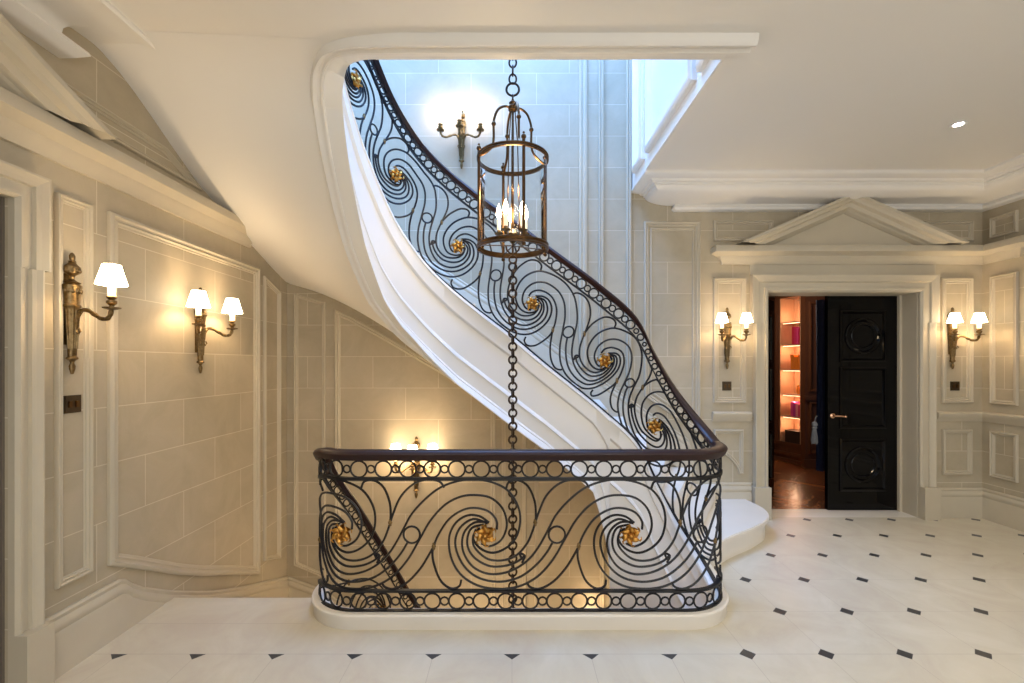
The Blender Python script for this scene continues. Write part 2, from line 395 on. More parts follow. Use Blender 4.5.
# crown
CWN = [(0, 2.985), (.05, 2.985), (.066, 2.995), (.07, 3.01), (.06, 3.028), (.055, 3.04)]+[(.06+.27*sin(t), 3.125-.08*cos(t)**1.0) for t in [pi/2*i/8 for i in range(9)]]+[(.345, 3.127), (.345, 3.14), (.375, 3.146), (.385, 3.16), (.455, 3.168), (.47, 3.18), (.47, CH), (0, CH)]
mb = MB(); sweep(mb, [(1.63, YB+.01, 0), (1.63, YB, 0), (XR, YB, 0), (XR, YF, 0)], CWN, -1); trim(mb, PAINT, True)
mb = MB(); sweep(mb, [(XL, YF, 0), (XL, 2.16, 0), (XL-.01, 2.16, 0)], [(0, 2.985), (.05, 2.985), (.07, 3.0), (.105, 3.03), (.10, 3.045), (.045, 3.055), (.03, 3.08), (.035, 3.12), (.06, 3.155), (.11, 3.178), (.2, 3.183), (.27, 3.183), (.275, 3.176), (.30, 3.176), (.31, 3.186), (.31, CH), (0, CH)], -1); trim(mb, PAINT, True)

# doors surrounds ---------------------------------------------------
def surround(W, a0, a1, H, w=.135):
    prof = [(d*w/.135, o) for d, o in [(0, 0), (0, .03), (-.015, .045), (-.03, .045), (-.035, .03), (-.075, .03), (-.08, .045), (-.10, .05), (-.125, .06), (-.135, .06), (-.135, 0)]]
    mb = MB()
    e = .03
    # legs and head as swept open frame with shoulders (ears)
    hE = H-.30
    def leg(sgn, a):
        rows = [[W(a-sgn*d, h, o) for d, o in prof] for h in (.3102, hE)]
        mb.grid(rows)
        prof2 = [((d*(w+e)/w), o) for d, o in prof]
        rows = [[W(a-sgn*d, h, o) for d, o in prof2] for h in (hE, hE+.001)]+[[W(a-sgn*d, H-d, o) for d, o in prof2]]
        mb.grid(rows)
        mb.add([W(a+sgn*w, hE, .0), W(a+sgn*w, hE, .06), W(a+sgn*(w+e), hE, .06), W(a+sgn*(w+e), hE, 0)], [(0, 1, 2, 3)])
        return [W(a-sgn*d, H-d, o) for d, o in prof2]
    r0 = leg(-1, a0); r1 = leg(1, a1)
    mb.grid([r0, r1])
    # plinths
    for sg, a in ((-1, a0), (1, a1)):
        x0, x1 = sorted((a, a+sg*(w+.02)))
        pts = [W(x0, 0, 0), W(x1, 0, 0), W(x1, 0, .085), W(x0, 0, .085)]
        mb.add(pts+[(p[0], p[1], .31) for p in pts], [(0, 1, 2, 3), (4, 5, 6, 7), (0, 1, 5, 4), (1, 2, 6, 5), (2, 3, 7, 6), (3, 0, 4, 7)])
    trim(mb)
    # pediment
    c = (a0+a1)/2-.015; hs = 1.07; hb = 2.64; ha = 3.11
    mb = MB()
    sl = (ha-hb)/hs; L = sqrt(1+sl*sl); t = .14*L
    pr = [(0, .0), (0, .20), (.025, .20), (.04, .175), (.06, .165), (.07, .13), (.105, .12), (.115, .09), (.125, .08), (t/L, .05), (t/L, 0)]
    for sg in (-1, 1):
        rows = []
        for (aa) in (0, 1):
            row = []
            for d, o in pr:
                dz = d*L
                if aa == 0: row.append(W(c, ha-dz, o))
                else:
                    # clipped by the cornice top
                    a_end = (ha-dz-hb)/sl
                    row.append(W(c+sg*a_end, hb, o))
            rows.append(row)
        mb.grid(rows)
    trim(mb)
    mb = MB()
    ti = ha-t
    hw = (ti-hb)/sl
    p = [W(c-hw-.03, hb, .04), W(c+hw+.03, hb, .04), W(c, ti+.02, .04)]
    q = [W(c-hw-.03, hb, 0), W(c+hw+.03, hb, 0), W(c, ti+.02, 0)]
    mb.add(p+q, [(0, 1, 2), (0, 3, 4, 1), (1, 4, 5, 2), (2, 5, 3, 0)])
    trim(mb)
surround(WB, DX0, DX1, DRH)
surround(WL, DY0, DY1, DLH, .10)
# plain frieze blocks between door head and cornice
mb = MB(); mb.box(DX0-.17, DX1+.17, YB-.012, YB, DRH+.175, 2.47); trim(mb)

# reveals
mb = MB(); mb.box(DX1-.004, DX1, YB, YB+.205, 0, DRH); mb.box(DX0, DX0+.004, YB, YB+.205, 0, DRH); mb.box(DX0, DX1, YB, YB+.205, DRH-.004, DRH)
mb.box(DX1-.03, DX1-.004, YB+.17, YB+.20, 0, DRH); trim(mb)
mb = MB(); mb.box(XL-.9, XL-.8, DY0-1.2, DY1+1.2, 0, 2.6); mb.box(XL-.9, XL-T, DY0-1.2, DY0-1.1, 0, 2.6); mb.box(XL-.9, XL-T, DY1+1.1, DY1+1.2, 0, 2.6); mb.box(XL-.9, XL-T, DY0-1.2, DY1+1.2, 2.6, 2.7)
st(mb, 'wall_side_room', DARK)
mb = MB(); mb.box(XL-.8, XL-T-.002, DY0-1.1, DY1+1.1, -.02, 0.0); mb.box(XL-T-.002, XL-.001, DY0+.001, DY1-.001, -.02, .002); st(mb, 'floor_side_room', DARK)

JAMB = simple('dark_taupe_door_lining', (.15, .125, .10), .5, noise=.1, nscale=8)
mb = MB(); mb.box(XL-T, XL-.012, DY1-.012, DY1-.001, .003, DLH-.001); trim(mb, JAMB)
# ------------------------------------------------------------------ plan paths
class Path:
    def __init__(s, pts):
        s.p = [Vector(q) for q in pts]; s.s = [0]
        for a, b in zip(s.p, s.p[1:]): s.s.append(s.s[-1]+(Vector((b.x-a.x, b.y-a.y))).length)
        s.L = s.s[-1]
    def at(s, t):
        t = min(max(t, 0), s.L)
        lo, hi = 0, len(s.s)-1
        while hi-lo > 1:
            m = (lo+hi)//2
            if s.s[m] <= t: lo = m
            else: hi = m
        k = (t-s.s[lo])/max(s.s[hi]-s.s[lo], 1e-9)
        return s.p[lo].lerp(s.p[hi], k)
    def tan(s, t):
        a = s.at(t-.02); b = s.at(t+.02); return (b-a).normalized()
    def near(s, x, y):
        return min(((q.x-x)**2+(q.y-y)**2, t) for q, t in zip(s.p, s.s))[1]

RT = 1.01
def arc(cx, cy, r, a0, a1, z, n=10): return [(cx+r*cos(radians(a0+(a1-a0)*i/n)), cy+r*sin(radians(a0+(a1-a0)*i/n)), z) for i in range(n+1)]
GP = Path([(x, y, RT-.075*max(0, 1-i/6)**1.6) for i, (x, y, z) in enumerate(arc(-.9, 2.9, .3, 180, 270, RT))]+[(x*.1, 2.6, RT) for x in range(-8, 10)]+arc(1.0, 2.9, .3, 270, 360, RT))
G0 = .0           # length of the straight piece before the left arc
up_pts = [(1.30, 2.90, 1.01), (1.29, 2.98, 1.055), (1.255, 3.08, 1.14), (1.15, 3.20, 1.33), (1.03, 3.27, 1.58), (.907, 3.31, 1.84), (.648, 3.36, 2.09), (.258, 3.45, 2.41), (0, 3.52, 2.63),
          (-.285, 3.57, 2.85), (-.55, 3.575, 3.07), (-.72, 3.54, 3.24), (-.86, 3.45, 3.43), (-.985, 3.33, 3.69), (-1.075, 3.15, 3.96), (-1.11, 2.98, 4.16), (-1.115, 2.85, 4.29), (-1.095, 2.73, 4.38), (-1.04, 2.63, 4.42), (-.95, 2.545, 4.43), (-.83, 2.515, 4.43), (-.70, 2.51, 4.43)]
UPP = Path(catmull(up_pts, 8))
dn_pts = [(-1.20, 2.90, .935), (-1.19, 2.96, .86), (-1.15, 3.03, .75), (-1.085, 3.09, .61), (-1.0, 3.17, .41), (-.89, 3.26, .15), (-.76, 3.35, -.15), (-.60, 3.43, -.47), (-.40, 3.48, -.80), (0, 3.5, -1.12), (.35, 3.47, -1.40), (.55, 3.42, -1.56)]
DNP = Path(catmull(dn_pts, 8))

# scroll pattern, traced units: 550 = one repeat; y 0 = flower centre
PAT = {
 'D': [(15,45),(-20,68),(-65,72),(-110,45),(-135,-5),(-130,-80),(-95,-145),(-30,-188),(45,-201),(125,-193),(195,-158),(255,-95),(303,-15),(345,55),(400,112),(455,140),(505,147),(570,137),(615,98),(632,45),(625,5),(605,-25),(565,-43),(535,-33)],
 'F': [(5,48),(-40,45),(-75,15),(-87,-25),(-80,-70),(-45,-120),(15,-146),(80,-140),(135,-115),(178,-78),(212,-30),(242,25),(268,72),(312,122),(375,172),(440,197),(500,205),(570,196),(635,165),(675,105),(683,45),(665,-15),(620,-55),(575,-67),(530,-50),(505,-15),(515,20)],
 'E': [(10,42),(-45,58),(-95,25),(-113,-30),(-88,-105),(-35,-155),(45,-175),(125,-160),(185,-120),(232,-68),(255,-30)],
 'G': [(-5,38),(-50,25),(-67,-15),(-62,-55),(-35,-90),(20,-117),(80,-115),(125,-98),(150,-78)],
 'H': [(-20,25),(-43,0),(-45,-35),(-25,-65),(15,-92),(70,-95),(120,-75),(160,-30),(180,15),(190,45)],
 'J': [(190,45),(192,75),(187,125),(160,182),(120,203),(90,195),(80,172)],
 'K': [(190,45),(200,75),(232,145),(285,192),(340,205),(380,195),(395,175)],
 'C': [(-195,-43),(-180,-5),(-135,60),(-75,95),(-25,98),(20,82),(45,48),(45,20)],
 'M': [(-195,-43),(-200,-65),(-195,-105),(-165,-175),(-125,-200),(-97,-190),(-90,-168)],
 'O': [(-195,-43),(-207,-65),(-245,-125),(-300,-180),(-350,-201),(-382,-192),(-392,-176)],
 'A1': [(128,-66),(150,-78),(140,-104)],
 'A2': [(128,-66),(140,-92)],
}
def rosette_mesh():
    mb = MB()
    for k in range(6):
        a = k*pi/3; rows = []
        for i in range(7):
            r = .012+.040*i/6; tw = a+.55*i/6; w = .017*sin(pi*(i+.7)/7.2)
            row = []
            for j in range(5):
                q = (j-2)/2
                x = r*cos(tw)-w*q*sin(tw); y = r*sin(tw)+w*q*cos(tw)
                row.append((x, y, .010+.010*(1-q*q)*sin(pi*(i+1)/8)-.004*(i/6)**2+.012*(i/6)))
            rows.append(row)
        mb.grid(rows)
        mb.grid([[(x, y, z-.006) for x, y, z in r] for r in rows])
        mb.tube([(.055*cos(a+.55), .055*sin(a+.55), .02), (.062*cos(a+.75), .062*sin(a+.75), .014), (.060*cos(a+.95), .060*sin(a+.95), .01)], [.006, .004, .002], 5)
    mb.ball((0, 0, .016), .015, 8)
    for k in range(8): mb.ball((.016*cos(k*pi/4), .016*sin(k*pi/4), .02), .005, 5)
    return mb
_ros = None
def rosette(parent, pos, ux, uy, size=1.0):
    global _ros
    if _ros is None:
        o = rosette_mesh().build('rosette', GOLD, parent, smooth=True); _ros = o.data
    else:
        o = bpy.data.objects.new('rosette', _ros); COL.objects.link(o); o.parent = parent
    uz = ux.cross(uy).normalized(); uy2 = uz.cross(ux).normalized()
    m = Matrix.Identity(4)
    for i in range(3): m[i][0] = ux[i]*size; m[i][1] = uy2[i]*size; m[i][2] = uz[i]*size; m[i][3] = pos[i]
    o.matrix_local = m
    return o

def railing(parent, P, s0, s1, flowers, mid, vs, top_frieze, bot_frieze, pitch, barlow, rr=.0058, well=1, rsz=1.0):
    """flowers: s positions (uniform index); mid = height under the rail top of the flower line"""
    def smap(u):
        i = math.floor(u); i = max(0, min(len(flowers)-2, i))
        return flowers[i]+(flowers[i+1]-flowers[i])*(u-i)
    def smooth_slope(s):
        a = P.at(max(0, s-.12)); b = P.at(min(P.L, s+.12)); d = Vector((b.x-a.x, b.y-a.y, 0)).length
        d = min(s+.12, P.L)-max(0, s-.12)
        return math.atan2(b.z-a.z, max(d, 1e-3))
    def RG(u, y):
        sc = smap(u); th = max(-.9, min(.9, smooth_slope(sc))); b = y*vs*cos(th)
        s_ = sc-b*sin(th)
        if not (s0 <= s_ <= s1): return None
        z = P.at(sc).z+mid+b*cos(th); v = z-P.at(s_).z
        v = max(vlo, min(vhi, v))
        return MP(s_, v)
    vlo = barlow[0]+.006; vhi = top_frieze[1]-.010
    def MP(s, v, off=0):
        q = P.at(s); t = P.tan(s); n = Vector((-t.y, t.x, 0)).normalized()
        return Vector((q.x, q.y, q.z+v))+n*off
    nf = len(flowers)
    for i in range(nf):
        mb = MB(); cb = []
        any_ = False
        for key, pts in PAT.items():
            c = catmull([(x, y, 0) for x, y in pts], 5)
            run = []
            runs = []
            for p in c:
                q = RG(i+p.x/550, p.y)
                if q is not None: run.append(q)
                else:
                    if len(run) > 1: runs.append(run)
                    run = []
            if len(run) > 1: runs.append(run)
            for r in runs: mb.tube(r, rr, 5); any_ = True
        # ring in the S
        s = smap(i+272/550)
        if s0 < s < s1:
            sc = flowers[min(i+1, nf-1)]-flowers[min(i, nf-2)] if i < nf-1 else flowers[-1]-flowers[-2]
            ring = [RG(i+(272+31*cos(a))/550, 31*sin(a)) for a in [2*pi*k/20 for k in range(20)]]
            if None not in ring: mb.tube(ring, rr*.9, 5, closed=True)
        if any_: mb.build('scrollwork', IRON, parent, smooth=True)
        for (x, y) in ((190, 45), (-195, -43)):
            c = RG(i+x/550, y)
            if c is not None:
                cb = MB(); cb.ball(c, .0125, 8); cb.ball((c[0], c[1], c[2]+.013), .009, 6); cb.ball((c[0], c[1], c[2]-.013), .009, 6)
                cb.build('collar', BRASS, parent, smooth=True)
        s = flowers[i]
        if s0 <= s <= s1:
            t = P.tan(s); ux = t.normalized(); n = Vector((-t.y, t.x, 0)).normalized()*well
            uy = (n.cross(ux)).normalized()
            for sg in (1, -1):
                if sg == 1: rosette(parent, MP(s, mid, .004*well), ux, uy, rsz)
                else: rosette(parent, MP(s, mid, -.004*well), -ux, uy, rsz)
    # friezes
    for (vt, vb) in ([top_frieze] if not bot_frieze else [top_frieze, bot_frieze]):
        s = s0+pitch*.5; k = 0; vc = (vt+vb)/2
        while s < s1-.02:
            t = P.tan(s); ct = sqrt(max(.05, 1-t.z*t.z))
            up = Vector((-t.x*t.z, -t.y*t.z, ct**2)).normalized()
            r = abs(vt-vb)/2*ct-.002
            c = MP(s, vc)
            mb = MB(); mb.tube([c+(t*cos(a)+up*sin(a))*r for a in [2*pi*j/18 for j in range(18)]], rr*.85, 5, closed=True)
            mb.build('large_ring', IRON, parent, smooth=True)
            s2 = s+pitch*(ct if not bot_frieze else 1)/2
            if s2 < s1-.02:
                t = P.tan(s2); ct = sqrt(max(.05, 1-t.z*t.z)); up = Vector((-t.x*t.z, -t.y*t.z, ct**2)).normalized(); c = MP(s2, vc); r2 = max(.010, (pitch-2*r)/2-.002)
                r2 = min(r2, r*.75)
                mb = MB(); mb.tube([c+(t*cos(a)+up*sin(a))*r2 for a in [2*pi*j/12 for j in range(12)]], rr*.8, 5, closed=True)
                mb.build('small_ring', IRON, parent, smooth=True)
            s += pitch*(ct if not bot_frieze else 1)
    # bars
    n = max(8, int((s1-s0)/.03))
    ss = [s0+(s1-s0)*i/n for i in range(n+1)]
    levels = [top_frieze[0]+.004, top_frieze[1]-.006]+barlow
    for v in levels:
        mb = MB(); h = {0: .006, 1: .018}.get(levels.index(v), .013); w = .012
        sweep(mb, [MP(s, v) for s in ss], [(-w, -h/2), (w, -h/2), (w, h/2), (-w, h/2)])
        mb.build('rail_bar', IRON, parent)

HR = [(-.032, -.030), (-.022, -.048), (.022, -.048), (.032, -.030), (.036, -.018), (.030, -.008), (.018, 0), (-.018, 0), (-.030, -.008), (-.036, -.018)]
HR = [(a*1.1, b*1.2) for a, b in HR]

# landing guard
guard = thing('landing_balustrade', 'waist-high black iron balustrade with whirling scrolls on the white curb before the stairwell', 'balustrade', (0, 2.6, 0))
class Off:   # place children in world coordinates though the parent Empty sits at the base
    pass
guard.location = (0, 0, 0)
fl = [G0+.388+.829*i for i in (-1, 0, 1, 2, 3)]
railing(guard, GP, 0.005, GP.L, fl, -.4855, .001540, (-.062, -.160), (-.818, -.912), .140, [-.806, -.920], rr=.0068, well=-1, rsz=1.0)
mb = MB(); n = 120
sweep(mb, [GP.at(GP.L*i/n) for i in range(n+1)], HR); mb.build('handrail', RAILW, guard, smooth=True)

# ascending railing
upr = thing('ascending_balustrade', 'sweeping black wrought iron balustrade with dark handrail climbing the upper flight to the left', 'balustrade')
fs = [UPP.near(1.03, 3.27)-.52, UPP.near(1.03, 3.27)+.005, UPP.near(.67, 3.355), UPP.near(.152, 3.475), UPP.near(-.42, 3.575), UPP.near(-.87, 3.44), UPP.near(-1.085, 3.12)]
fs.append(fs[-1]+.5)
railing(upr, UPP, 0.0, UPP.L-.01, fs, -.5365, .00174, (-.056, -.152), None, .118, [-.905], rr=.0075, well=1, rsz=.95)
mb = MB(); n = 160
sweep(mb, [UPP.at(UPP.L*i/n) for i in range(n+1)], HR); mb.build('handrail', RAILW, upr, smooth=True)
# descending railing
dnr = thing('descending_balustrade', 'black iron balustrade diving down the lower flight, seen behind the left end of the curb', 'balustrade')
railing(dnr, DNP, 0.0, DNP.L, [.42+.5*i for i in range(0, 5)], -.5365, .00174, (-.056, -.152), None, .118, [-.905], rr=.006, well=1, rsz=.9)
mb = MB(); n = 100
sweep(mb, [DNP.at(DNP.L*i/n) for i in range(n+1)], [(a*1.15, b*1.3) for a, b in HR]); mb.build('handrail', RAILW, dnr, smooth=True)

# curb of the well ---------------------------------------------------
mb = MB()
cpath = [(-1.2, 2.92, 0)]+arc(-.9, 2.9, .3, 180, 270, 0, 14)+arc(1.0, 2.9, .3, 270, 360, 0, 14)+[(1.3, 3.18, 0)]
CP = [(-.03, -.30), (.035, -.30), (.035, .055), (.045, .07), (.045, .082), (.037, .089), (-.03, .089)]
sweep(mb, cpath, CP, -1)
mb.build('well_curb', STEP, smooth=True, kind='thing', label='low white marble curb with rounded corners carrying the landing balustrade', cat='curb')

# ------------------------------------------------------------------ staircase going up
stair = thing('staircase', 'curved white staircase rising from right to left with a sweeping plastered underside', 'staircase')
# bottom edge of stringer as function of path s (keys by plan position)
SB = []
for (x, y, h) in [(1.30, 2.9, -3.3), (.745, 3.35, -3.3), (.735, 3.35, -1.0), (.722, 3.35, .0), (.70, 3.35, .26), (.66, 3.355, .42), (.585, 3.37, .57), (.43, 3.40, .70), (.26, 3.45, .86), (-.05, 3.53, 1.06), (-.41, 3.575, 1.34), (-.72, 3.54, 1.62), (-.86, 3.45, 1.77), (-.985, 3.33, 1.97), (-1.075, 3.15, 2.31), (-1.11, 2.98, 2.66), (-1.115, 2.87, 2.89), (-1.105, 2.78, 3.06), (-1.04, 2.63, 3.19), (-.95, 2.545, 3.2), (-.70, 2.51, 3.2)]:
    SB.append((UPP.near(x, y), h))
def sbot(s): return interp(SB, s)
samples = sorted(set([round(UPP.L*i/240, 5) for i in range(241)]+[round(a+(b-a)*k/8, 5) for (a, _), (b, _) in zip(SB, SB[1:]) for k in range(8) if b-a < .2]))
def stp(s):
    return UPP.at(s).z-.914
def ribbon_rows(sgn):
    rows = []
    for s in samples:
        q = UPP.at(s); t = UPP.tan(s); n = Vector((-t.y, t.x, 0)).normalized()
        top = stp(s); bot = sbot(s)
        H = top-max(bot, top-.68) if bot < top-1.2 else top-bot
        prof = [(0, .0), (0, .045), (.03, .05), (.05, .042), (.22, .042), (.235, .034), (.255, .022), (.27, .024), (.66, .024), (.675, .036), (.70, .042), (.72, .034), (.74, .034), (.90, .034), (.915, .046), (.935, .046), (.945, .056), (.97, .062), (.985, .072), (1.0, .072)]
        row = []
        ke = 1-.6*max(0, min(1, (s-UPP.near(-1.04, 2.63))/(UPP.near(-.83, 2.515)-UPP.near(-1.04, 2.63))))
        for f, o in prof:
            z = top-f*H; o = o*ke
            if f > .7 and bot < top-1.2:
                k = min(1, (top-bot-1.2)/1.0); o = o*(1-k)+.03*k
            row.append((q.x+n.x*o, q.y+n.y*o, z))
        zb = bot if bot < top-H-1e-4 else top-H
        row.append((q.x+n.x*row_o(o), q.y+n.y*row_o(o), zb))
        row.append((q.x-n.x*.045, q.y-n.y*.045, zb))
        row.append((q.x-n.x*.045, q.y-n.y*.045, top))
        rows.append(row)
    return rows
def row_o(o): return o
mb = MB(); rr_ = ribbon_rows(1); mb.grid(rr_, cv=True); m_ = len(rr_[0]); mb.f.append(tuple(range(m_))); mb.f.append(tuple(range(len(mb.v)-m_, len(mb.v)))); mb.build('stringer', PLASTER, stair, smooth=True)
# landing edge from the corner across the front of the opening
mb = MB()
EDG = [(-.06, 3.1985), (.03, 3.1985), (.03, 3.5), (.045, 3.51), (.045, 3.55), (-.06, 3.55)]
sweep(mb, [(-.76, 2.51, 0), (1.18, 2.51, 0)], EDG, 1); mb.build('landing_edge', PLASTER, stair)
# soffit
inner = []
for s in samples:
    q = UPP.at(s)
    if s < UPP.near(.60, 3.37): continue
    t = UPP.tan(s); n = Vector((-t.y, t.x, 0)).normalized()
    inner.append(Vector((q.x-n.x*.03, q.y-n.y*.03, sbot(s)+.002)))
inner.append(Vector((-.68, 2.40, CH-.001)))
outer_pts = [(.62, 4.45, .72), (0, 4.45, 1.14), (-.6, 4.45, 1.50), (-1.15, 4.45, 1.84), (-1.63, 4.45, 2.11), (-1.95, 4.45, 2.22), (-2.2, 4.45, 2.29), (-2.2, 4.2, 2.37), (-2.2, 3.8, 2.52), (-2.2, 3.2, 2.76), (-2.2, 2.95, 2.905), (-2.2, 2.765, 3.018), (-2.2, 2.65, 3.085), (-2.2, 2.55, 3.135), (-2.2, 2.44, 3.175), (-2.2, 2.3, 3.199)]
OP = Path([Vector(p) for p in outer_pts])
# pair inner and outer by height
IH = [(v.z, i) for i, v in enumerate(inner)]
def outer_at(h):
    for a, b in zip(outer_pts, outer_pts[1:]):
        if h <= b[2]:
            k = max(0, (h-a[2])/(b[2]-a[2])); return Vector(a).lerp(Vector(b), k)
    return Vector(outer_pts[-1])
OA = [(-.05, 0)]
LI = Path(inner)
keys = []   # (inner s frac, outer s)
for (ix, iy), (ox, oy) in [((.60, 3.37), (.62, 4.45)), ((0, 3.5), (0, 4.45)), ((-.45, 3.57), (-.9, 4.45)), ((-.75, 3.5), (-1.7, 4.45)), ((-.86, 3.42), (-2.2, 4.45)), ((-.97, 3.3), (-2.2, 4.0)), ((-1.02, 3.1), (-2.2, 3.45)), ((-1.03, 2.9), (-2.2, 2.95)), ((-1.0, 2.75), (-2.2, 2.65)), ((-.78, 2.5), (-2.2, 2.46))]:
    keys.append((LI.near(ix, iy), OP.near(ox, oy)))
keys[-1] = (LI.L, OP.L)
okeys = []
OPd = Path([p for i in range(len(outer_pts)-1) for p in [tuple(Vector(outer_pts[i]).lerp(Vector(outer_pts[i+1]), k/12)) for k in range(12)]]+[outer_pts[-1]])
keys = [(LI.near(ix, iy), OPd.near(ox, oy)) for (ix, iy), (ox, oy) in [((.60, 3.37), (.62, 4.45)), ((0, 3.5), (0, 4.45)), ((-.45, 3.57), (-.9, 4.45)), ((-.75, 3.5), (-1.7, 4.45)), ((-.86, 3.42), (-2.2, 4.45)), ((-.97, 3.3), (-2.2, 4.0)), ((-1.02, 3.1), (-2.2, 3.45)), ((-1.03, 2.9), (-2.2, 2.95)), ((-1.0, 2.75), (-2.2, 2.65))]]+[(LI.L, OPd.L)]
mb = MB(); rows = []
for i in range(121):
    a = LI.at(LI.L*i/120); so = interp(keys, LI.L*i/120); b = OPd.at(so)
    row = []
    for j in range(15):
        k = j/14; p = a.lerp(b, k)
        row.append(p)
    rows.append(row)
for _ in range(220):
    new = [list(r) for r in rows]
    for i in range(1, len(rows)-1):
        for j in range(1, 14):
            new[i][j] = (rows[i-1][j]+rows[i+1][j])*.35+(rows[i][j-1]+rows[i][j+1])*.15
    rows = new
mb.grid(rows); sof = mb.build('soffit', PAINT, stair, smooth=True)
# raised moulding round the opening on the ceiling, following the stringer foot
mb = MB()
MOLD = [(0, .0), (0, -.012), (.012, -.022), (.03, -.022), (.045, -.012), (.07, -.012), (.085, -.024), (.11, -.03), (.125, -.02), (.14, 0)]
pp = []
for i in range(60):
    s = UPP.near(-.45, 3.575)+(UPP.L-UPP.near(-.45, 3.575))*i/59
    q = UPP.at(s); t_ = UPP.tan(s); k_ = max(0, min(1, (s-UPP.near(-1.035, 2.73))/.25))*.02; pp.append((q.x+t_.y*k_, q.y-t_.x*k_, sbot(s)))
k0 = len(pp)
pp = pp+[(x, 2.486, 3.2) for x in (-.6, -.2, .3, .8, 1.27)]
rows = []
for i, p in enumerate(pp):
    a = Vector(pp[max(i-1, 0)]); b = Vector(pp[min(i+1, len(pp)-1)]); t_ = Vector((b.x-a.x, b.y-a.y)).normalized()
    w_ = .62+.38*max(0, min(1, (i-k0*.8)/(k0*.2)))
    rows.append([(p[0]+t_.y*(o*.9*w_+.03), p[1]-t_.x*(o*.9*w_+.03), p[2]+(b_*1.5*w_-.006 if b_ else .02)) for o, b_ in MOLD])
mb.grid(rows, cv=True); o_ = len(mb.v)-len(MOLD); mb.f.append(tuple(range(o_, o_+len(MOLD))))
mb.build('foot_moulding', PAINT, stair, smooth=True)

# steps
def inner_for(h):     # UPP point where string top - .09 == h
    lo, hi = 0, UPP.L
    for _ in range(40):
        m = (lo+hi)/2
        if UPP.at(m).z-.914-.05 < h: lo = m
        else: hi = m
    q = UPP.at(lo); t = UPP.tan(lo); n = Vector((-t.y, t.x)).normalized(); return (q.x-n.x*.04, q.y-n.y*.04)
OUT = [(.165*.6, (2.2, YB)), (1.0, (.95, YB)), (1.7, (0, YB)), (2.35, (-1, YB)), (2.8, (-2.2, YB)), (2.95, (-2.2, 3.8)), (3.12, (-2.2, 3.2)), (3.46, (-2.2, 2.5))]
def outer_for(h):
    if h <= OUT[0][0]: return OUT[0][1]
    for (a, p), (b, q) in zip(OUT, OUT[1:]):
        if h <= b:
            k = (h-a)/(b-a); return (p[0]+(q[0]-p[0])*k, p[1]+(q[1]-p[1])*k)
    return OUT[-1][1]
R_ = .165
for k in range(2, 21):
    h = R_*k
    i0 = inner_for(h-R_*.5); o0 = outer_for(h-R_*.5); i1 = inner_for(h+R_*.6); o1 = outer_for(h+R_*.6)
    mb = MB()
    poly = [i0, o0]
    if o0[0] > -2.19 and o1[0] < -2.19 and o1[1] < YB-.01: poly.append((-2.2, YB))
    poly += [o1, i1]
    mb.prism(poly, h-(.22 if k < 14 else .17), h); mb.build('step', STEP, stair)
e = [tuple(v)[:2] for v in catmull([(1.36, 3.08, 0), (1.46, 3.27, 0), (1.66, 3.46, 0), (1.97, 3.68, 0), (2.2, 3.90, 0), (2.29, 4.12, 0), (2.27, 4.44, 0)], 8)]
i2 = inner_for(R_*1.5+.1); 
poly = e+[(1.2, 4.44), (1.0, 3.6), (1.2, 3.22)]
mb = MB()
def inset(pl, d): 
    c = Vector((1.5, 4.2)); out = []
    for p in pl:
        v = Vector(p)-c; out.append(tuple(c+v*(1-d/max(v.length, .1))))
    return out
mb.prism(inset(poly, .03), 0, .155); mb.prism(poly, .153, .181); mb.prism(inset(poly, .006), .181, .188)
mb.build('bullnose_step', STEP, stair, smooth=False, label='first step, broad with a rounded nose')

# descending flight -------------------------------------------------
dn = thing('lower_staircase', 'lower flight of stairs going down along the left wall behind the balustrade', 'staircase')
DO = [(0, (-2.2, 2.92)), (-.35, (-2.2, 3.25)), (-.6, (-2.2, 3.6)), (-.87, (-2.2, YB)), (-1.2, (-1.5, YB)), (-1.55, (-1.0, YB)), (-2.3, (0, YB)), (-2.65, (.5, YB))]
def dout(h):
    for (a, p), (b, q) in zip(DO, DO[1:]):
        if h >= b:
            k = (h-a)/(b-a); return (p[0]+(q[0]-p[0])*k, p[1]+(q[1]-p[1])*k)
    return DO[-1][1]
def din(h):
    lo, hi = 0, DNP.L
    for _ in range(40):
        m = (lo+hi)/2
        if DNP.at(m).z-.914-.10 > h: lo = m
        else: hi = m
    q = DNP.at(lo); return (q.x-.0, q.y)
for k in range(1, 15):
    h = -R_*k
    a = din(h+R_); b = dout(h+R_); c = dout(h); d = din(h)
    poly = [a, b]
    if b[1] < YB-.01 and c[0] > -2.19: poly.append((-2.2, YB))
    poly += [c, d]
    mb = MB(); mb.prism(poly, h-.25, h); mb.build('step', STEP, dn)
mb = MB(); rows = []
for i in range(101):
    s = DNP.L*i/100; q = DNP.at(s); t = DNP.tan(s); n = Vector((-t.y, t.x, 0)).normalized()
    top = q.z-.914; b = top-.55
    rows.append([(q.x+n.x*.0+n.x*o, q.y+n.y*o, z) for o, z in ((-.04, top), (.04, top), (.04, b), (-.04, b))])
mb.grid(rows, cv=True); mb.build('stringer', PLASTER, dn, smooth=True)

# ------------------------------------------------------------------ lights
def point(name, loc, w, col, r=.03):
    d = bpy.data.lights.new(name, 'POINT'); d.energy = w; d.color = col; d.shadow_soft_size = r
    o = bpy.data.objects.new(name, d); o.location = loc; COL.objects.link(o); return o
WARM = (1, .74, .45)

